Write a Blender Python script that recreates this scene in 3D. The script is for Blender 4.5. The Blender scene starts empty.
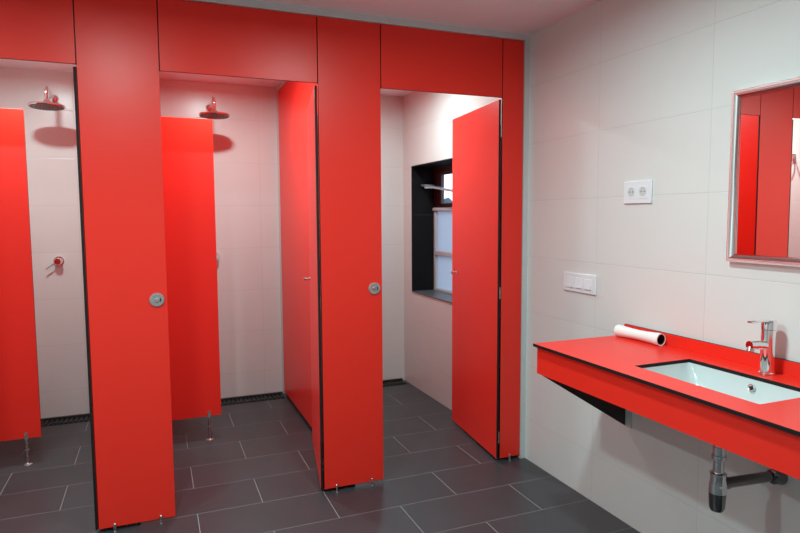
import bpy, bmesh, math
from mathutils import Vector, Matrix
C = bpy.context.scene.collection
sc = bpy.context.scene

# ------------------------------------------------------------------ materials
def mat(name, col, rough=.5, metal=0., **kw):
    m = bpy.data.materials.new(name); m.use_nodes = True
    b = m.node_tree.nodes['Principled BSDF']
    b.inputs['Base Color'].default_value = (*col, 1)
    b.inputs['Roughness'].default_value = rough
    b.inputs['Metallic'].default_value = metal
    for k, v in kw.items():
        b.inputs[k.replace('_', ' ')].default_value = v
    return m

def noise_rough(m, base, amp, scale=6, bump=0.0, bscale=200):
    nt = m.node_tree; b = nt.nodes['Principled BSDF']
    g = nt.nodes.new('ShaderNodeNewGeometry')
    n = nt.nodes.new('ShaderNodeTexNoise'); n.inputs['Scale'].default_value = scale
    n.inputs['Detail'].default_value = 3
    r = nt.nodes.new('ShaderNodeMapRange')
    r.inputs['To Min'].default_value = base - amp; r.inputs['To Max'].default_value = base + amp
    nt.links.new(g.outputs['Position'], n.inputs['Vector'])
    nt.links.new(n.outputs['Fac'], r.inputs['Value'])
    nt.links.new(r.outputs['Result'], b.inputs['Roughness'])
    if bump:
        n2 = nt.nodes.new('ShaderNodeTexNoise'); n2.inputs['Scale'].default_value = bscale
        bp = nt.nodes.new('ShaderNodeBump'); bp.inputs['Strength'].default_value = bump
        bp.inputs['Distance'].default_value = .001
        nt.links.new(g.outputs['Position'], n2.inputs['Vector'])
        nt.links.new(n2.outputs['Fac'], bp.inputs['Height'])
        nt.links.new(bp.outputs['Normal'], b.inputs['Normal'])

def tile_mat(name, col, grout, axis, u0, w, v0, h, gap, rough, stagger=False, var=.02, vaxis='Z', rowf=1.):
    """procedural tile grid from world position; axis = horizontal axis, vaxis = row axis"""
    m = mat(name, col, rough); nt = m.node_tree; b = nt.nodes['Principled BSDF']
    L = nt.links.new
    def M(op, a, bb=None, c=None):
        n = nt.nodes.new('ShaderNodeMath'); n.operation = op
        for i, x in enumerate((a, bb, c)):
            if x is None: continue
            if hasattr(x, 'is_linked') or hasattr(x, 'links'): L(x, n.inputs[i])
            else: n.inputs[i].default_value = x
        return n.outputs[0]
    g = nt.nodes.new('ShaderNodeNewGeometry'); s = nt.nodes.new('ShaderNodeSeparateXYZ')
    L(g.outputs['Position'], s.inputs[0])
    u = s.outputs[axis]; v = s.outputs[vaxis]
    vv = M('DIVIDE', M('SUBTRACT', v, v0), h)
    row = M('FLOOR', vv)
    uu = M('DIVIDE', M('SUBTRACT', u, u0), w)
    if stagger:
        uu = M('ADD', uu, M('MULTIPLY', M('FLOORED_MODULO', row, 2.), .5))
    colid = M('FLOOR', uu)
    fu = M('FRACT', uu); fv = M('FRACT', vv)
    du = M('MULTIPLY', M('MINIMUM', fu, M('SUBTRACT', 1., fu)), w)
    dv = M('MULTIPLY', M('MINIMUM', fv, M('SUBTRACT', 1., fv)), h)
    d = M('MINIMUM', du, dv)
    mask = M('MAXIMUM', M('LESS_THAN', du, gap / 2), M('MULTIPLY', M('LESS_THAN', dv, gap / 2), rowf))
    comb = nt.nodes.new('ShaderNodeCombineXYZ'); L(row, comb.inputs[0]); L(colid, comb.inputs[1])
    wn = nt.nodes.new('ShaderNodeTexWhiteNoise'); wn.noise_dimensions = '3D'; L(comb.outputs[0], wn.inputs['Vector'])
    ns = nt.nodes.new('ShaderNodeTexNoise'); ns.inputs['Scale'].default_value = 5; ns.inputs['Detail'].default_value = 6
    L(g.outputs['Position'], ns.inputs['Vector'])
    val = M('ADD', M('MULTIPLY', wn.outputs['Value'], var), M('MULTIPLY', ns.outputs['Fac'], var * 1.6))
    fac = M('ADD', val, 1. - var * 1.3)
    sc_ = nt.nodes.new('ShaderNodeVectorMath'); sc_.operation = 'SCALE'
    sc_.inputs[0].default_value = col; L(fac, sc_.inputs['Scale'])
    mx = nt.nodes.new('ShaderNodeMix'); mx.data_type = 'RGBA'
    L(mask, mx.inputs['Factor']); L(sc_.outputs[0], mx.inputs['A']); mx.inputs['B'].default_value = (*grout, 1)
    L(mx.outputs['Result'], b.inputs['Base Color'])
    rr = M('ADD', M('MULTIPLY', mask, .35), rough); L(rr, b.inputs['Roughness'])
    bp = nt.nodes.new('ShaderNodeBump'); bp.inputs['Strength'].default_value = .5; bp.inputs['Distance'].default_value = .0015
    hgt = M('MINIMUM', M('DIVIDE', d, gap * 1.2), 1.)
    L(hgt, bp.inputs['Height']); L(bp.outputs['Normal'], b.inputs['Normal'])
    return m

RED = mat('red_laminate', (.90, .028, .015), .36, 0., Specular_IOR_Level=.42); noise_rough(RED, .36, .03, 5)
CORE = mat('black_laminate_core', (.010, .009, .009), .6, 0., Specular_IOR_Level=.25)
WHITE_X = tile_mat('white_tile_side', (.74, .735, .72), (.62, .615, .60), 'Y', -.62, .66, .255, .33, .0022, .28)
WHITE_Y = tile_mat('white_tile_back', (.74, .735, .72), (.62, .615, .60), 'X', -1.92, .66, .215, .341, .0022, .28)
FLOOR = tile_mat('slate_floor_tile', (.050, .050, .057), (.30, .30, .31), 'X', -.294, .6495, .0215, .3125, .0035, .38, stagger=True, var=.16, vaxis='Y', rowf=.6)
PLASTER = mat('ceiling_white_pink_bounce', (.92, .82, .85), .9); noise_rough(PLASTER, .88, .05, 30, .1)  # white ceiling, with the pink of red bounce light put into its colour
ALU = mat('satin_aluminium', (.55, .56, .57), .38, .85); noise_rough(ALU, .38, .05, 20)
ALUP = mat('grey_profile', (.66, .66, .66), .5, .2)
CHROME = mat('chrome', (.86, .86, .87), .06, 1.); noise_rough(CHROME, .07, .02, 20)
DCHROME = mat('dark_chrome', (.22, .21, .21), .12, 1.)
STEEL = mat('brushed_steel', (.62, .61, .59), .28, 1.); noise_rough(STEEL, .28, .06, 60)
BLACK = mat('black_plastic', (.010, .010, .010), .5)
PORC = mat('white_porcelain', (.66, .70, .70), .12); noise_rough(PORC, .12, .03, 8)
WPLAST = mat('white_plastic', (.82, .82, .86), .3); noise_rough(WPLAST, .3, .03, 20)
SHADEP = mat('socket_well_shade', (.60, .62, .61), .5)  # grey stands in for shadow inside the socket wells
PAPER = mat('white_paper', (.88, .87, .86), .8); noise_rough(PAPER, .8, .05, 30, .3, 80)
BTILE_X = tile_mat('black_slate_reveal', (.008, .008, .009), (.05, .05, .05), 'X', -.01, .6, 1.50, .66, .003, .6, var=.15)
BTILE_S = tile_mat('slate_sill_lit', (.10, .105, .115), (.18, .18, .18), 'X', -.01, .6, .62, .66, .003, .35, var=.15, vaxis='Y')  # lighter copy of the black slate, light on the sill put into its colour
WOOD = mat('dark_red_brown_wood', (.045, .012, .010), .4); noise_rough(WOOD, .4, .08, 20, .3)
WFRAME = mat('white_window_paint', (.58, .58, .60), .35); noise_rough(WFRAME, .35, .05, 20)
MIRROR = mat('mirror_glass', (.93, .94, .93), .0, 1.)
BRK = mat('shaded_bracket_red', (.015, .005, .005), .5); noise_rough(BRK, .5, .05, 20)  # near-black stands in for the shade on a red bracket
HEDGE = mat('blue_green_foliage', (.05, .09, .13), .9); noise_rough(HEDGE, .9, .05, 8, 1., 12)

def glass_clear(name, tint, mixf):
    m = bpy.data.materials.new(name); m.use_nodes = True; nt = m.node_tree
    for n in list(nt.nodes): nt.nodes.remove(n)
    o = nt.nodes.new('ShaderNodeOutputMaterial'); t = nt.nodes.new('ShaderNodeBsdfTransparent'); g = nt.nodes.new('ShaderNodeBsdfGlossy')
    t.inputs[0].default_value = (*tint, 1); g.inputs['Roughness'].default_value = .03
    mx = nt.nodes.new('ShaderNodeMixShader'); mx.inputs[0].default_value = mixf
    nt.links.new(t.outputs[0], mx.inputs[1]); nt.links.new(g.outputs[0], mx.inputs[2]); nt.links.new(mx.outputs[0], o.inputs[0])
    return m
GLASS = glass_clear('clear_glass', (.95, .97, 1), .06)
GSHELF = mat('blue_tinted_glass', (.28, .38, .62), .15)
def frosted():
    m = bpy.data.materials.new('frosted_glass'); m.use_nodes = True; nt = m.node_tree
    for n in list(nt.nodes): nt.nodes.remove(n)
    o = nt.nodes.new('ShaderNodeOutputMaterial'); t = nt.nodes.new('ShaderNodeBsdfTranslucent'); g = nt.nodes.new('ShaderNodeBsdfDiffuse')
    t.inputs[0].default_value = (.66, .74, .84, 1); g.inputs['Color'].default_value = (.5, .55, .65, 1)
    mx = nt.nodes.new('ShaderNodeMixShader'); mx.inputs[0].default_value = .25
    nt.links.new(t.outputs[0], mx.inputs[1]); nt.links.new(g.outputs[0], mx.inputs[2]); nt.links.new(mx.outputs[0], o.inputs[0])
    return m
FROST = frosted()
def emis(name, col, s):
    m = mat(name, col, .5); b = m.node_tree.nodes['Principled BSDF']
    b.inputs['Emission Color'].default_value = (*col, 1); b.inputs['Emission Strength'].default_value = s
    return m
LENS = emis('lamp_lens', (1, .97, .93), 6)

# ------------------------------------------------------------------ mesh helpers
def box(bm, x0, x1, y0, y1, z0, z1, mi=0, faces=None):
    v = [bm.verts.new((x, y, z)) for x in (x0, x1) for y in (y0, y1) for z in (z0, z1)]
    q = {'x-': (0, 1, 3, 2), 'x+': (4, 6, 7, 5), 'y-': (0, 4, 5, 1), 'y+': (2, 3, 7, 6), 'z-': (0, 2, 6, 4), 'z+': (1, 5, 7, 3)}
    for k, i in q.items():
        f = bm.faces.new([v[j] for j in i]); f.material_index = (faces or {}).get(k, mi)
def panel(bm, x0, x1, y0, y1, z0, z1):
    """laminate board: red on both faces, black core showing on all edges (thin axis found)"""
    d = {'x': x1 - x0, 'y': y1 - y0, 'z': z1 - z0}; a = min(d, key=d.get)
    box(bm, x0, x1, y0, y1, z0, z1, 1, {a + '-': 0, a + '+': 0})
def ring(bm, c, ax, r, n, start=0):
    ax = Vector(ax).normalized(); t = Vector((0, 0, 1)) if abs(ax.z) < .9 else Vector((1, 0, 0))
    a = ax.cross(t).normalized(); b = ax.cross(a)
    return [bm.verts.new(Vector(c) + a * r * math.cos(2 * math.pi * i / n) + b * r * math.sin(2 * math.pi * i / n)) for i in range(n)]
def loft(bm, rings, mi=0, cap=(1, 1), smooth=True):
    n = len(rings[0])
    for A, B in zip(rings, rings[1:]):
        for i in range(n):
            f = bm.faces.new((A[i], A[(i + 1) % n], B[(i + 1) % n], B[i])); f.material_index = mi; f.smooth = smooth
    if cap[0]: f = bm.faces.new(list(reversed(rings[0]))); f.material_index = mi
    if cap[1]: f = bm.faces.new(rings[-1]); f.material_index = mi
def lathe(bm, base, ax, prof, n=32, mi=0, cap=(1, 1)):
    """prof: list of (distance along axis, radius)"""
    ax = Vector(ax).normalized()
    loft(bm, [ring(bm, Vector(base) + ax * d, ax, r, n) for d, r in prof], mi, cap)
def tube(bm, pts, r, n=14, mi=0):
    pts = [Vector(p) for p in pts]; rs = r if isinstance(r, (list, tuple)) else [r] * len(pts)
    prev = None; R = []
    for i, p in enumerate(pts):
        d = (pts[min(i + 1, len(pts) - 1)] - pts[max(i - 1, 0)]).normalized()
        if prev is None:
            t = Vector((0, 0, 1)) if abs(d.z) < .9 else Vector((1, 0, 0)); a = d.cross(t).normalized()
        else:
            a = (prev - d * prev.dot(d)).normalized()
        b = d.cross(a); prev = a
        R.append([bm.verts.new(p + a * rs[i] * math.cos(2 * math.pi * k / n) + b * rs[i] * math.sin(2 * math.pi * k / n)) for k in range(n)])
    loft(bm, R, mi)
def spline(pts, k=8):
    pts = [Vector(p) for p in pts]; out = []
    P = [pts[0] * 2 - pts[1]] + pts + [pts[-1] * 2 - pts[-2]]
    for i in range(1, len(P) - 2):
        for j in range(k):
            t = j / k; a, b, c, d = P[i - 1:i + 3]
            out.append(.5 * ((2 * b) + (c - a) * t + (2 * a - 5 * b + 4 * c - d) * t * t + (3 * b - 3 * c + d - a) * t ** 3))
    out.append(pts[-1]); return out
def obj(name, bm, mats, parent=None, bevel=0, origin=None, **props):
    if not isinstance(mats, (list, tuple)): mats = [mats]
    bmesh.ops.recalc_face_normals(bm, faces=bm.faces)
    if origin is not None:
        bmesh.ops.translate(bm, verts=bm.verts, vec=-Vector(origin))
    me = bpy.data.meshes.new(name); bm.to_mesh(me); bm.free()
    for m in mats: me.materials.append(m)
    me.set_sharp_from_angle(angle=math.radians(34))
    o = bpy.data.objects.new(name, me); C.objects.link(o)
    if origin is not None: o.location = origin
    if parent: o.parent = parent
    if bevel:
        b = o.modifiers.new('bevel', 'BEVEL'); b.width = bevel; b.segments = 2; b.limit_method = 'ANGLE'
    for k, v in props.items(): o[k] = v
    return o
def thing(name, label, cat, loc=(0, 0, 0), rz=0, group=None):
    o = bpy.data.objects.new(name, None); C.objects.link(o); o.empty_display_size = .05
    o.location = loc; o.rotation_euler = (0, 0, rz); o['label'] = label; o['category'] = cat
    if group: o['group'] = group
    return o
def dup(root, loc, label, rz=None):
    r = root.copy(); C.objects.link(r); r.location = loc; r['label'] = label
    if rz is not None: r.rotation_euler = (0, 0, rz)
    for ch in list(root.children):
        c = ch.copy(); C.objects.link(c); c.parent = r
        for g in list(ch.children):
            d = g.copy(); C.objects.link(d); d.parent = c
    return r
def BM(): return bmesh.new()
def plate_hole(bm, x0, x1, y0, y1, hx0, hx1, hy0, hy1, z0, z1, top=0, edge=1, rad=.0, n=5):
    """rectangular plate with a (rounded) rectangular hole, black edges"""
    def corners(x0, x1, y0, y1, r):
        out = []
        for cx, cy, a0 in ((x1 - r, y1 - r, 0), (x0 + r, y1 - r, 90), (x0 + r, y0 + r, 180), (x1 - r, y0 + r, 270)):
            for i in range(n): a = math.radians(a0 + 90 * i / (n - 1)); out.append((cx + r * math.cos(a), cy + r * math.sin(a)))
        return out
    I = corners(hx0, hx1, hy0, hy1, max(rad, 1e-4)); O = corners(x0, x1, y0, y1, 1e-4)
    N = len(I); L = {}
    for nm, P in (('i', I), ('o', O)):
        for z in (z0, z1): L[nm, z] = [bm.verts.new((*p, z)) for p in P]
    for i in range(N):
        j = (i + 1) % N
        for z in (z0, z1):
            f = bm.faces.new((L['o', z][i], L['o', z][j], L['i', z][j], L['i', z][i])); f.material_index = top
        for k in 'io':
            f = bm.faces.new((L[k, z0][i], L[k, z0][j], L[k, z1][j], L[k, z1][i])); f.material_index = edge

# ------------------------------------------------------------------ dimensions
CEIL = 2.535; TOP = 2.50; HD = 2.168; YB = 1.94; XL = -3.28; T = .013
P1 = (-2.361, -2.021); P2 = (-1.266, -.927); P3 = (-.175, -.035); PL = (-3.275, -3.116)
WY0, WY1, WZ0, WZ1 = .72, 1.755, .83, 1.917     # window opening in the right wall
XF, YF = -4.20, -3.70                            # the room's far left and rear walls

def struct(name, bm, m, **k): return obj(name, bm, m, kind='structure', **k)
bm = BM(); box(bm, XF - .1, .3, YF - .1, YB + .1, -.1, 0); struct('floor', bm, FLOOR)
bm = BM(); box(bm, XF - .1, .3, YF - .1, YB + .1, CEIL, CEIL + .1); struct('ceiling', bm, PLASTER)
bm = BM(); box(bm, XL - .1, .0, YB, YB + .1, 0, CEIL); struct('wall_back', bm, WHITE_Y)
bm = BM(); box(bm, XL - .1, XL, .0, YB, 0, CEIL); struct('wall_left', bm, WHITE_X)
bm = BM(); box(bm, XF - .1, XF, YF, .0, 0, CEIL); struct('wall_far_left', bm, WHITE_X)
bm = BM(); box(bm, XF, XL - .1, .0, .1, 0, CEIL); struct('wall_return', bm, WHITE_Y)
bm = BM(); box(bm, XF - .1, .0, YF - .1, YF, 0, CEIL); struct('wall_front', bm, WHITE_Y)
bm = BM()
box(bm, 0, .3, YF - .1, WY0, 0, CEIL); box(bm, 0, .3, WY1, YB + .1, 0, CEIL)
box(bm, 0, .3, WY0, WY1, 0, WZ0); box(bm, 0, .3, WY0, WY1, WZ1, CEIL)
struct('wall_right', bm, WHITE_X)

for m_ in (BTILE_X,): m_.node_tree.nodes['Principled BSDF'].inputs['Specular IOR Level'].default_value = .15
# window reveal lined in black slate
bm = BM(); t = .008
box(bm, -.003, .30, WY1 - t, WY1, WZ0, WZ1, 0); box(bm, -.003, .30, WY0, WY0 + t, WZ0, WZ1, 0)
box(bm, -.003, .30, WY0 + t, WY1 - t, WZ1 - t, WZ1, 0); box(bm, -.006, .30, WY0 + t, WY1 - t, WZ0, WZ0 + t, 1)
struct('trim_1', bm, [BTILE_X, BTILE_S])
# the window: brown wooden top light over two frosted lower lights
wx0, wx1 = .205, .25; y0, y1 = WY0 + t, WY1 - t; zm, zr = 1.562, 1.168
win = bpy.data.objects.new('window_1', None); C.objects.link(win); win.location = (wx0, (y0 + y1) / 2, WZ0); win['kind'] = 'structure'
def local(o, par):
    o.parent = par; o.matrix_parent_inverse = Matrix.Translation(-par.location); return o
bm = BM(); f = .075; za = WZ1 - t
box(bm, wx0, wx1, y0, y0 + f, zm, za); box(bm, wx0, wx1, y1 - f, y1, zm, za)
box(bm, wx0, wx1, y0 + f, y1 - f, za - .05, za); box(bm, wx0, wx1, y0 + f, y1 - f, zm, zm + .016)
box(bm, wx0, wx1, 1.20, 1.25, zm + .016, za - .05)
local(obj('wooden_frame', bm, WOOD, bevel=.003), win)
bm = BM()
for a, b in ((y0 + f, 1.20), (1.25, y1 - f)):
    i = .05; X0, X1 = wx0 + .012, wx1 - .004
    box(bm, X0, X1, a, a + i, zm + .016, za - .05); box(bm, X0, X1, b - i, b, zm + .016, za - .05)
    box(bm, X0, X1, a + i, b - i, zm + .016, zm + .034); box(bm, X0, X1, a + i, b - i, za - .07, za - .05)
local(obj('sash', bm, mat('grey_brown_sash', (.07, .06, .06), .5), bevel=.002), win)
bm = BM()
for a, b in ((y0 + f + .05, 1.15), (1.30, y1 - f - .05)): box(bm, wx0 + .028, wx0 + .032, a, b, zm + .034, za - .07)
local(obj('clear_pane', bm, GLASS), win)
bm = BM(); z0 = WZ0 + t
box(bm, wx0, wx1, y0, y0 + .035, z0, zm); box(bm, wx0, wx1, y1 - .035, y1, z0, zm)
box(bm, wx0 - .012, wx1, y0, y1, zm - .028, zm - .002); box(bm, wx0, wx1, y0 + .035, y1 - .035, z0, z0 + .02)
box(bm, wx0 - .008, wx1, y0 + .035, y1 - .035, zr - .018, zr + .018); box(bm, wx0, wx1, 1.205, 1.245, z0 + .02, zm - .028)
local(obj('white_frame', bm, WFRAME, bevel=.002), win)
for a, b in ((y0 + .035, 1.205), (1.245, y1 - .035)):
    for c, d in ((z0 + .02, zr - .018), (zr + .018, zm - .028)):
        bm = BM(); box(bm, wx0 + .018, wx0 + .024, a, b, c, d); local(obj('frosted_pane', bm, FROST), win)
# glass ledge across the reveal
sh = thing('glass_shelf', 'thin blue-tinted glass shelf with metal edge across the black window recess', 'shelf', (.09, 1.5, 1.725)); sh.rotation_euler.x = math.radians(7)
bm = BM(); box(bm, 0, .105, -.75, .225, -.004, .004); obj('glass_plate', bm, GSHELF, sh)
bm = BM(); box(bm, -.012, 0, -.75, .225, -.008, .008); box(bm, -.012, .11, .225, .237, -.008, .008); obj('metal_edge', bm, ALU, sh, bevel=.002)
bm = BM(); box(bm, .01, .10, .205, .225, -.024, -.0045); obj('shelf_bracket', bm, STEEL, sh, bevel=.002)
# shrubs outside the window
bm = BM()
import random; random.seed(4)
for k in range(14):
    c = Vector((3.2 + random.uniform(-.5, .5), 3.0 + k * .45, 0.60 + random.uniform(-.06, .05)))
    M_ = Matrix.Translation(c) @ Matrix.Diagonal((.55, .5, 1.25, 1))
    r_ = bmesh.ops.create_icosphere(bm, subdivisions=3, radius=1, matrix=M_)
    for v in r_['verts']: v.co += Vector([random.uniform(-.05, .05) for _ in range(3)])
h = obj('hedge', bm, HEDGE, origin=(3.2, 5.9, 0)); h['label'] = 'dark bluish hedge outside, seen through the clear upper window light'; h['category'] = 'hedge'; h['kind'] = 'stuff'
bm = BM(); box(bm, .4, 14, -6, 14, -.12, -.02); struct('ground', bm, mat('outside_ground', (.2, .2, .19), .9))

# aluminium profile around the top and right side of the red front
bm = BM(); box(bm, XL, 0, -.008, .03, TOP + .002, CEIL); struct('trim_2', bm, ALUP)
bm = BM(); box(bm, P3[1] + .002, 0, -.008, .03, 0, TOP + .002); struct('trim_3', bm, ALUP)

# ------------------------------------------------------------------ red front panels
def lock_rosette(bm_parent, x, z, par):
    bm = BM(); lathe(bm, (x, -.0005, z), (0, -1, 0), [(0, .033), (.004, .034), (.008, .031), (.009, .024), (.0085, .022)], 40)
    ro = obj('lock_rosette', bm, ALU, par, label='round satin metal lock rosette')
    bm = BM(); lathe(bm, (x, -.009, z), (0, -1, 0), [(0, .010), (.012, .010), (.015, .008)], 24)
    obj('lock_button', bm, STEEL, ro)
    bm = BM(); box(bm, x + .013, x + .018, -.0105, -.0085, z - .008, z + .008); obj('indicator_slot', bm, BLACK, ro)
def foot(par, x, y, ztop, zb=0, up=.03):
    bm = BM(); lathe(bm, (x, y, zb), (0, 0, 1), [(0, .016), (.004, .016), (.006, .007), (ztop - zb, .007)], 16)
    box(bm, x - .006, x + .006, y - .011, y - .0005, ztop - .002, ztop + up)
    obj('support_foot', bm, STEEL, par)
def post(x0, x1, feet, label, lock=None):
    t_ = thing('front_panel', label, 'panel', ((x0 + x1) / 2, 0, 0)); ox = (x0 + x1) / 2
    bm = BM(); panel(bm, x0 - ox, x1 - ox, 0, T, .02, TOP); obj('board', bm, [RED, CORE], t_, bevel=.0012)
    for fx in feet:
        bm = BM(); X = fx - ox
        lathe(bm, (X, -.009, 0), (0, 0, 1), [(0, .009), (.003, .009), (.004, .0065), (.040, .0065), (.042, .005)], 16)
        obj('panel_foot', bm, STEEL, t_)
    if lock: lock_rosette(None, lock - ox, 1.098, t_)
    return t_
post(*P1, (-2.292, -2.088), 'tall red full-height panel between the two shower openings, round lock at its right edge', -2.068)
post(*P2, (-1.200, -.997), 'tall red panel left of the window cubicle, round lock at its right edge', -.972)
post(*P3, (-.111,), 'narrowest red full-height panel, in the corner against the white tiled wall')
post(*PL, (-3.19,), 'narrow red full-height end panel at the far left wall')
def header(x0, x1, label, strips=()):
    bm = BM(); g = .004
    panel(bm, x0 + g, x1 - g, 0, T, HD, TOP)
    o = obj('header_panel', bm, [RED, CORE], origin=((x0 + x1) / 2, 0, HD), bevel=.0012); o['label'] = label; o['category'] = 'panel'
    for x in (x0, x1):
        bm = BM(); box(bm, x - .012, x + .012, T + .0005, T + .006, HD + .001, TOP); bmesh.ops.translate(bm, verts=bm.verts, vec=(-(x0 + x1) / 2, 0, -HD)); obj('joint_light_block', bm, BLACK, o, label='added black strip keeping light out of the joint')  # added backing, stops the lit cubicle showing through the gap
header(PL[1], P1[0], 'red header board over the leftmost shower opening')
header(P1[1], P2[0], 'red header board over the middle shower opening')
header(P2[1], P3[0], 'red header board over the right cubicle opening with the window')

# ------------------------------------------------------------------ cubicle dividers
for x, lab in ((-2.19, 'red dividing wall between the left and middle showers, behind the first tall panel'),
               (-1.098, 'red dividing wall on the right side of the middle shower')):
    t_ = thing('divider_panel', lab, 'partition', (x, 0, 0))
    bm = BM(); panel(bm, -T / 2, T / 2, T + .001, YB - .005, .03, TOP + .005); obj('board', bm, [RED, CORE], t_)
    bm = BM(); box(bm, -.016, .016, YB - .03, YB - .0005, .03, TOP); box(bm, -.016, .016, T + .02, YB - .0005, TOP, CEIL - .0005)
    obj('wall_channel', bm, ALUP, t_)
    bm = BM(); box(bm, -.009, .009, T + .002, YB - .14, 0.0005, .03); obj('bottom_seal', bm, BLACK, t_)

# ------------------------------------------------------------------ shower screens
def screen(xw, xe, label):
    t_ = thing('shower_screen', label, 'screen', (xw, 1.06, 0)); w = xe - xw
    bm = BM(); panel(bm, .008, w, 0, T, .165, 2.12)
    obj('board', bm, [RED, CORE], t_, bevel=.001)
    X = w - .078
    bm = BM()
    lathe(bm, (X, T / 2, 0), (0, 0, 1), [(0, .024), (.004, .024), (.008, .012), (.012, .009), (.164, .009)], 20)
    lathe(bm, (X, T / 2, .085), (0, 0, 1), [(0, .009), (.001, .0115), (.010, .0115), (.011, .009)], 20, cap=(0, 0))
    box(bm, X - .009, X + .009, -.006, -.0005, .155, .20)
    obj('support_foot', bm, STEEL, t_)
    for z in (.5, 1.15, 1.8):
        bm = BM(); box(bm, .001, .03, -.006, T + .006, z - .02, z + .02); obj('wall_clip', bm, ALU, t_)
screen(-2.19 + T / 2, -1.695, 'hanging red modesty screen on one metal foot in the middle shower')
screen(XL, -2.750, 'hanging red modesty screen on one metal foot in the leftmost shower')

# ------------------------------------------------------------------ doors
def door(loc, ang, label, kn=.06, barrel=True):
    t_ = thing('cubicle_door', label, 'door', loc, ang); W = .745
    bm = BM(); panel(bm, 0, T, 0, W, .02, HD - .012); obj('door_leaf', bm, [RED, CORE], t_, bevel=.0012)
    y = W - kn; z = 1.098
    bm = BM(); lathe(bm, (0, y, z), (-1, 0, 0), [(0, .012), (.003, .012), (.004, .006), (.019, .006), (.020, .0095), (.038, .0095), (.040, .008)], 24)
    obj('door_knob', bm, STEEL, t_, label='small cylindrical metal door knob')
    for z in (.15, 1.03, 1.98):
        hy = 0 if barrel else .02
        bm = BM(); box(bm, T + .0002, T + .0025, hy, hy + .035, z - .035, z + .035)
        if barrel: lathe(bm, (T + .0045, .004, z - .035), (0, 0, 1), [(0, .004), (.07, .004)], 10)
        obj('hinge', bm, STEEL, t_)
a_r = -math.atan2(.076, .745); a_m = -math.atan2(.134, .745)
door((P3[0] - .0225, .004, 0), a_r, 'open red door hinged on the narrow corner panel, in front of the window', .085)
door((P2[0] - .0185, .006, 0), a_m, 'open red door folded back along the right side of the middle shower', .085, False)
door((P1[0] - .0158, .003, 0), a_m, 'red door folded back behind the first tall panel, only its dark edge in view', .085, False)

# ------------------------------------------------------------------ drains along the back wall
def drain(x0, x1, label):
    ox = (x0 + x1) / 2; t_ = thing('floor_drain', label, 'drain', (ox, YB - .075, 0)); w = (x1 - x0) / 2
    bm = BM(); box(bm, -w, w, -.065, .060, .0005, .003); obj('channel', bm, BLACK, t_)
    bm = BM(); box(bm, -w, w, .045, .066, .003, .022); box(bm, -w, w, -.003 + .045, .045, .003, .012)
    n = int((x1 - x0) / .032)
    for i in range(n):
        x = -w + (i + .5) * (2 * w / n); box(bm, x - .0075, x + .0075, -.055, .042, .003, .010)
    obj('grate', bm, mat('dark_grate', (.02, .02, .02), .4), t_)
drain(-3.25, -2.215, 'black slotted floor drain under the leftmost shower head')
drain(-2.165, -1.12, 'black slotted floor drain along the back of the middle shower')
drain(-1.075, -.03, 'black slotted floor drain in the right cubicle with the window')

# ------------------------------------------------------------------ shower heads and valves
def shower_head(x, label):
    t_ = thing('rain_shower', label, 'shower head', (x, YB, 2.338), 0, None)
    bm = BM(); lathe(bm, (0, -.0005, 0), (0, -1, 0), [(0, .030), (.003, .031), (.012, .026), (.020, .014)], 28); obj('wall_flange', bm, CHROME, t_)
    bm = BM(); tube(bm, spline([(0, -.015, 0), (0, -.12, .008), (0, -.25, .020), (0, -.31, .018), (0, -.338, -.002), (0, -.342, -.035), (0, -.342, -.075)]), .0115); obj('shower_arm', bm, CHROME, t_)
    bm = BM(); c = (0, -.342, -.070)
    lathe(bm, c, (0, -.045, -1), [(-.008, .012), (.006, .020), (.014, .022), (.024, .030), (.032, .108), (.040, .112), (.045, .110)], 48)
    hd = obj('head_disc', bm, CHROME, t_)
    bm = BM(); lathe(bm, Vector(c) + Vector((0, -.045, -1)).normalized() * .0452, (0, -.045, -1), [(0, .104), (.0012, .103)], 48)
    obj('spray_face', bm, mat('spray_face_dark_reflection', (.12, .10, .10), .3, .5), hd)  # dark disc stands in for what the chrome underside reflects
    bm = BM(); A = Vector((0, -.045, -1)).normalized(); s = A.cross(Vector((1, 0, 0)))
    for r_, n in ((.02, 8), (.042, 14), (.064, 22), (.088, 30)):
        for i in range(n):
            a = 2 * math.pi * i / n
            p = Vector(c) + A * .0445 + Vector((1, 0, 0)) * r_ * math.cos(a) + s * r_ * math.sin(a)
            lathe(bm, p, A, [(0, .0035), (.004, .0025)], 6)
    obj('nozzles', bm, BLACK, hd, label='rings of small dark rubber nozzles')
    return t_
s1 = shower_head(-2.703, 'round chrome rain shower head in the leftmost shower')
dup(s1, (-1.632, YB, 2.338), 'round chrome rain shower head above the middle shower screen')
def valve(x, label):
    t_ = thing('shower_mixer', label, 'mixer valve', (x, YB, 1.175))
    bm = BM(); lathe(bm, (0, -.0005, 0), (0, -1, 0), [(0, .036), (.004, .036), (.008, .032)], 32); obj('wall_plate', bm, CHROME, t_)
    bm = BM(); lathe(bm, (0, -.008, 0), (0, -1, 0), [(0, .026), (.045, .026), (.052, .022)], 32); obj('mixer_body', bm, CHROME, t_)
    bm = BM(); tube(bm, [(-.018, -.038, -.012), (-.05, -.040, -.034), (-.078, -.042, -.052)], [.0045, .004, .0045], 10); obj('lever', bm, STEEL, t_)
    return t_
v1 = valve(-2.725, 'small round chrome shower mixer with lever on the leftmost shower wall')
dup(v1, (-1.628, YB, 1.175), 'round chrome shower mixer peeking past the middle shower screen edge')

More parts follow.
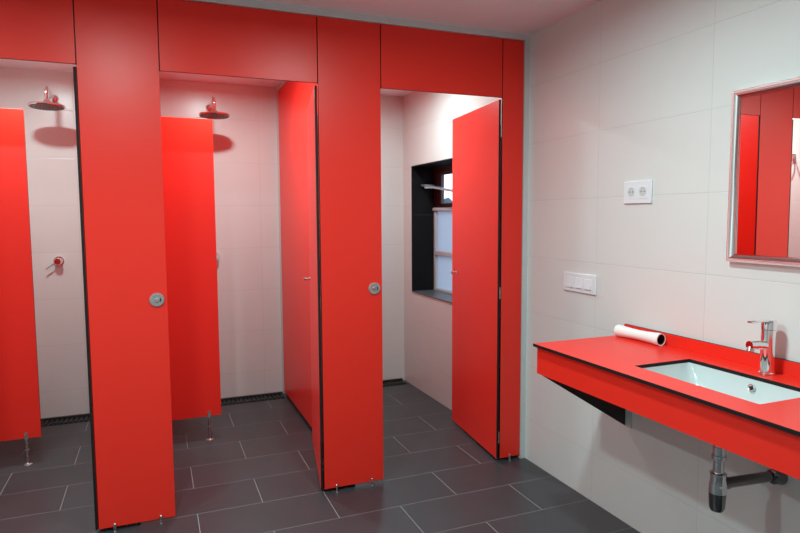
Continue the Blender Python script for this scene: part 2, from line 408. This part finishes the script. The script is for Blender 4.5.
# coat hook, seen in the mirror
hk = thing('coat_hook', 'curved chrome coat hook on the white wall, seen only in the mirror', 'hook', (XL, .605, 1.94))
bm = BM(); box(bm, .0005, .012, -.012, .012, -.035, .045); obj('hook_plate', bm, STEEL, hk, bevel=.003)
bm = BM(); tube(bm, spline([(.01, 0, .02), (.05, 0, -.02), (.085, -.015, -.07), (.11, -.03, -.02)]), .005)
tube(bm, spline([(.01, 0, -.03), (.03, .01, -.07), (.05, .045, -.11), (.06, .07, -.06)]), .005); obj('hook_arm', bm, CHROME, hk)

# ------------------------------------------------------------------ vanity counter
ZC = .920; CX = -.522; CY0 = -2.32; CY1 = -.838; TC = .013
HX0, HX1, HY0, HY1 = -.405, -.126, -1.843, -1.329
v = thing('vanity_counter', 'long red wall-hung washbasin counter with black edge and red apron', 'counter', (0, (CY0 + CY1) / 2, 0)); oy = (CY0 + CY1) / 2
def vo(name, bm, m, **k):
    bmesh.ops.translate(bm, verts=bm.verts, vec=(0, -oy, 0)); return obj(name, bm, m, v, **k)
bm = BM(); plate_hole(bm, CX, -.0005, CY0, CY1, HX0, HX1, HY0, HY1, ZC - TC, ZC, rad=.004); vo('countertop', bm, [RED, CORE])
bm = BM(); panel(bm, CX + .020, CX + .020 + T, CY0 + .004, CY1 + -.004, .784, ZC - TC - .0005); vo('apron', bm, [RED, CORE])
bm = BM(); panel(bm, -.0125, -.0005, CY0, -.842, ZC + .0002, ZC + .052); vo('backsplash', bm, [RED, CORE])
for y in (-.857, -2.305):
    bm = BM(); xs = CX + .034
    A = [(xs, .778), (xs, ZC - TC - .001), (-.001, ZC - TC - .001), (-.001, .478)]
    f0 = [bm.verts.new((a, y, b)) for a, b in A]; f1 = [bm.verts.new((a, y + .006, b)) for a, b in A]
    bm.faces.new(f0); bm.faces.new(f1)
    for i in range(4): bm.faces.new((f0[i], f0[(i + 1) % 4], f1[(i + 1) % 4], f1[i]))
    br = vo('support_bracket', bm, BRK, label='triangular bracket, coloured dark for shade')
    bm = BM(); box(bm, -.006, -.0005, y - .040, y - .0005, .478, .565); bmesh.ops.translate(bm, verts=bm.verts, vec=(0, -oy, 0))
    tab = obj('mounting_tab', bm, ALUP, br)

# undermount basin (own thing)
b_ = thing('washbasin', 'white rectangular undermount basin sunk in the red counter', 'sink', ((HX0 + HX1) / 2, (HY0 + HY1) / 2, ZC - TC - .15))
ox, oyb, oz = b_.location
def rrect(bm, x0, x1, y0, y1, r, z, n=6):
    out = []
    for cx, cy, a0 in ((x1 - r, y1 - r, 0), (x0 + r, y1 - r, 90), (x0 + r, y0 + r, 180), (x1 - r, y0 + r, 270)):
        for i in range(n): a = math.radians(a0 + 90 * i / (n - 1)); out.append(bm.verts.new((cx + r * math.cos(a) - ox, cy + r * math.sin(a) - oyb, z - oz)))
    return out
bm = BM(); zt = ZC - TC - .001; e = .004
inner = []
for dx, dyl, z, r in ((-.02, -.02, zt, .02), (e * 0, 0, zt, .015), (.001, .006, zt - .02, .022), (.010, .030, zt - .06, .035), (.022, .055, zt - .10, .05), (.045, .09, zt - .122, .06), (.09, .16, zt - .13, .05)):
    inner.append(rrect(bm, HX0 + dx, HX1 - dx, HY0 + dyl, HY1 - dyl, max(r, .01), z))
R_ = inner
loft(bm, R_, cap=(0, 1))
outer = [rrect(bm, HX0 - .02, HX1 + .02, HY0 - .02, HY1 + .02, .02, zt), rrect(bm, HX0 - .018, HX1 + .018, HY0 - .01, HY1 + .01, .03, zt - .03), rrect(bm, HX0 + .01, HX1 - .01, HY0 + .04, HY1 - .04, .05, zt - .12), rrect(bm, HX0 + .08, HX1 - .08, HY0 + .15, HY1 - .15, .05, zt - .145)]
loft(bm, outer, cap=(0, 1)); bmesh.ops.remove_doubles(bm, verts=bm.verts, dist=1e-5)
obj('bowl', bm, PORC, b_)
bm = BM(); cy = -1.607 - oyb
lathe(bm, (HX1 - .009 - ox, cy, ZC - .042 - oz), (-1, 0, .15), [(0, .013), (.003, .013), (.004, .010), (.002, .006), (.002, .001)], 24); obj('overflow_ring', bm, CHROME, b_)
bm = BM(); lathe(bm, (HX1 - .0125 - ox, cy, ZC - .042 - oz), (-1, 0, .15), [(0, .006), (.0012, .006)], 16); obj('overflow_hole', bm, BLACK, b_)
bm = BM(); lathe(bm, (0, 0, zt - .130 - oz), (0, 0, 1), [(0, .032), (.003, .032), (.004, .026), (.006, .012)], 28); obj('plug', bm, CHROME, b_)

# faucet
FX, FY = -.056, -1.603
fa = thing('faucet', 'chrome single-lever basin faucet on the red counter', 'faucet', (FX, FY, ZC))
bm = BM(); lathe(bm, (0, 0, .0005), (0, 0, 1), [(0, .0275), (.005, .0275), (.008, .0245), (.05, .0238), (.10, .0238), (.158, .0245), (.160, .023)], 36); obj('faucet_body', bm, CHROME, fa)
bm = BM(); lathe(bm, (0, 0, .161), (0, 0, 1), [(0, .023), (.001, .0255), (.028, .0255), (.032, .023)], 36)
obj('lever_cap', bm, CHROME, fa)
bm = BM(); pts = [(.016, 0, .191), (-.03, .002, .194), (-.06, .004, .194), (-.092, .006, .191)]
wv = [.018, .016, .012, .009]; rr = []
for p, w_ in zip(pts, wv):
    rr.append([bm.verts.new((p[0], p[1] + w_ * a, p[2] + .004 * b)) for a, b in ((-1, -1), (-.8, 1), (.8, 1), (1, -1))])
loft(bm, rr); obj('lever_handle', bm, CHROME, fa, bevel=.002)
bm = BM(); tube(bm, spline([(-.012, 0, .104), (-.035, .001, .107), (-.062, .002, .109), (-.090, .003, .110)], 5), [.0165] * 5 + [.0158] * 5 + [.015] * 5 + [.015]); sp = obj('spout', bm, CHROME, fa)
bm = BM(); lathe(bm, (-.080, .003, .102), (-.35, .0, -1), [(0, .011), (.006, .0125), (.015, .0125), (.016, .009)], 24); obj('aerator', bm, STEEL, sp)

# paper roll lying by the backsplash
bm = BM(); a = Vector((-.066, -.862, ZC + .0285)); b = Vector((-.050, -1.108, ZC + .0285)); d = (b - a).normalized()
n = 36; L_ = (b - a).length; pr = []
import random as rnd
for k in range(13):
    t_ = k / 12; r0 = .0275 - .0060 * math.sin(math.pi * t_) ** 1.2 + (.0008 if k % 2 else 0)
    c = a + d * L_ * t_; c.z = ZC + .0285
    pr.append(ring(bm, c, d, r0, n))
inn = [ring(bm, b - d * .001 + Vector((0, 0, 0)), d, .0225, n), ring(bm, b - d * .10, d, .0180, n), ring(bm, b - d * .12, d, .0180, n)]
loft(bm, pr, cap=(1, 0)); loft(bm, [pr[-1], inn[0]], cap=(0, 0)); loft(bm, inn, 1, cap=(0, 1))
ro = obj('paper_roll', bm, [PAPER, mat('roll_hollow_shade', (.03, .02, .018), .8)], origin=((a + b) / 2 - Vector((0, 0, .0285))))  # near-black inside stands in for shade in the paper's hollow
ro['label'] = 'white loosely rolled sheet of paper lying on the red counter'; ro['category'] = 'paper roll'

# bottle trap under the basin
TX, TY = -.27, -1.598
tr = thing('drain_trap', 'chrome bottle trap with side pipe under the red counter', 'pipe', (TX, TY, .45))
Z = lambda z: z - .45
bm = BM(); lathe(bm, (0, 0, Z(.60)), (0, 0, 1), [(-.01, .018), (.165, .018)], 24)
obj('tail_pipe', bm, CHROME, tr)
bm = BM(); lathe(bm, (0, 0, Z(.638)), (0, 0, 1), [(0, .0175), (.001, .0245), (.014, .0245), (.016, .022), (.045, .022), (.046, .0175)], 24); obj('collar_nut', bm, CHROME, tr)
bm = BM(); lathe(bm, (0, 0, Z(.518)), (0, 0, 1), [(0, .030), (.03, .029), (.055, .026), (.058, .0275), (.070, .0275), (.072, .0175)], 28); obj('top_nut', bm, CHROME, tr)
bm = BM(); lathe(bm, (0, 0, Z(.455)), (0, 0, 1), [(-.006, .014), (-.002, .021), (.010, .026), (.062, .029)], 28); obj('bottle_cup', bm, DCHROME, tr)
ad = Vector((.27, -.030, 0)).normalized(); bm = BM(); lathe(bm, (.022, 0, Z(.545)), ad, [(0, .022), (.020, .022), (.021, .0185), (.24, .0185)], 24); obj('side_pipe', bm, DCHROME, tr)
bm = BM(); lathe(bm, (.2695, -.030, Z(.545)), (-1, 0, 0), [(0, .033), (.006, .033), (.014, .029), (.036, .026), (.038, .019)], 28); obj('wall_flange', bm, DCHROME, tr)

# ------------------------------------------------------------------ mirror
MY1, MY0, MZ0, MZ1 = -1.390, -2.30, 1.307, 1.952
mi = thing('wall_mirror', 'rectangular mirror with shiny chrome border hanging on the white tiled wall', 'mirror', (0, (MY0 + MY1) / 2, MZ0)); oy2 = (MY0 + MY1) / 2
bm = BM(); prof = [(0.0, -.0005), (0.0, -.022), (.004, -.027), (.012, -.026), (.027, -.015), (.030, -.015), (.030, -.0005)]
rings_ = []
for inset, x in prof:
    rings_.append([bm.verts.new((x, yy - oy2, zz - MZ0)) for yy, zz in ((MY0 + inset, MZ0 + inset), (MY1 - inset, MZ0 + inset), (MY1 - inset, MZ1 - inset), (MY0 + inset, MZ1 - inset))])
rings_.append(rings_[0]);
for A, B in zip(rings_, rings_[1:]):
    for i in range(4): bm.faces.new((A[i], A[(i + 1) % 4], B[(i + 1) % 4], B[i]))
obj('mirror_frame', bm, CHROME, mi)
bm = BM(); box(bm, -.0060, -.0055, MY0 + .0305 - oy2, MY1 - .0305 - oy2, .0305, MZ1 - MZ0 - .0305); mp = obj('mirror_pane', bm, MIRROR, mi); mp.rotation_euler = (0, math.radians(-.33), math.radians(.42))

# ------------------------------------------------------------------ socket and switch plates
so = thing('power_socket', 'white double power socket plate high on the tiled wall', 'socket', (0, -.899, 1.592))
bm = BM(); box(bm, -.009, -.0005, -.086, .086, -.052, .052); obj('cover_plate', bm, WPLAST, so, bevel=.003)
for dy in (.036, -.036):
    bm = BM(); box(bm, -.0105, -.0092, dy - .028, dy + .028, -.030, .028); insert = obj('socket_insert', bm, WPLAST, so, bevel=.0008)
    bm = BM(); lathe(bm, (-.0107, dy, .002), (-1, 0, 0), [(0, .0215), (.0008, .0215), (.0008, .0195), (.0002, .0195), (-.0001, .001)], 28); obj('socket_well', bm, SHADEP, insert)
    bm = BM()
    for q in (-.009, .009): lathe(bm, (-.0108, dy + q, .002), (-1, 0, 0), [(0, .0028), (.0006, .0028)], 10)
    obj('pin_holes', bm, BLACK, insert)
sw = thing('light_switch', 'white triple light switch plate beside the counter', 'light switch', (0, -.501, 1.133))
bm = BM(); box(bm, -.009, -.0005, -.131, .131, -.050, .050); obj('cover_plate', bm, WPLAST, sw, bevel=.003)
for dy in (-.072, 0, .072):
    bm = BM(); box(bm, -.0095, -.0092, dy - .030, dy + .030, -.028, .028)
    vs = {}
    q = [(-.0095, -.026, .026), (-.0095, .026, .026), (-.0095, .026, -.026), (-.0095, -.026, -.026), (-.0115, -.026, .026), (-.0115, .026, .026), (-.016, .026, -.026), (-.016, -.026, -.026)]
    V = [bm.verts.new((a, b + dy, c)) for a, b, c in q]
    for f in ((0, 1, 2, 3), (4, 5, 6, 7), (0, 1, 5, 4), (1, 2, 6, 5), (2, 3, 7, 6), (3, 0, 4, 7)): bm.faces.new([V[i] for i in f])
    obj('rocker', bm, WPLAST, sw, bevel=.0008)

# ------------------------------------------------------------------ lamps
def downlight(x, y, power, label, grp, r=.07, col=(.735, 1, .99)):
    t_ = thing('ceiling_downlight', label, 'ceiling light', (x, y, CEIL))
    bm = BM(); lathe(bm, (0, 0, -.0005), (0, 0, -1), [(0, r + .02), (.004, r + .02), (.008, r + .008), (.008, r), (.002, r)], 40, cap=(1, 0)); obj('trim_ring', bm, WPLAST, t_)
    bm = BM(); lathe(bm, (0, 0, -.002), (0, 0, -1), [(0, r - .001), (.003, r - .001)], 40); obj('lens', bm, LENS, t_)
    l = bpy.data.lights.new('lamp', 'AREA'); l.shape = 'DISK'; l.size = 2 * r; l.energy = power; l.spread = math.radians(174); l.color = col
    lo = bpy.data.objects.new('lamp', l); C.objects.link(lo); lo.location = (0, 0, -.012); lo.parent = t_
for x, lab in ((-1.15, 'nearest the mirror'), (-2.27, 'in front of the first tall panel'), (-3.39, 'farthest from the mirror')):
    downlight(x, -1.42, 25.5, 'round ceiling downlight of the washroom, ' + lab, None)
for x, p, lab in ((-2.75, 19, 'over the leftmost shower'), (-1.64, 19, 'over the middle shower'), (-.55, 18, 'over the right cubicle')):
    downlight(x, .92, p, 'round ceiling downlight ' + lab, None, .05)

# ------------------------------------------------------------------ world
w = bpy.data.worlds.new('world'); sc.world = w; w.use_nodes = True
bg = w.node_tree.nodes['Background']; bg.inputs[0].default_value = (.88, .93, 1, 1); bg.inputs[1].default_value = 2.2

# ------------------------------------------------------------------ camera
cx, cy, cz, yaw, pit, rol, f = -2.0662378735, -3.0875843455, 1.486632768, 0.383415251, -0.0823048388, -0.0053420046, 606.4740957
F = Vector((math.sin(yaw) * math.cos(pit), math.cos(yaw) * math.cos(pit), math.sin(pit)))
R = Vector((math.cos(yaw), -math.sin(yaw), 0)); U = R.cross(F)
R2 = R * math.cos(rol) + U * math.sin(rol); U2 = U * math.cos(rol) - R * math.sin(rol)
cam = bpy.data.cameras.new('camera'); co = bpy.data.objects.new('camera', cam); C.objects.link(co)
co.matrix_world = Matrix(((R2.x, U2.x, -F.x, cx), (R2.y, U2.y, -F.y, cy), (R2.z, U2.z, -F.z, cz), (0, 0, 0, 1)))
cam.sensor_width = 36; cam.lens = f / 800 * 36; cam.clip_start = .05
sc.camera = co
sc.view_settings.view_transform = 'Standard'; sc.view_settings.look = 'None'
sc.view_settings.exposure = 0; sc.view_settings.gamma = 1
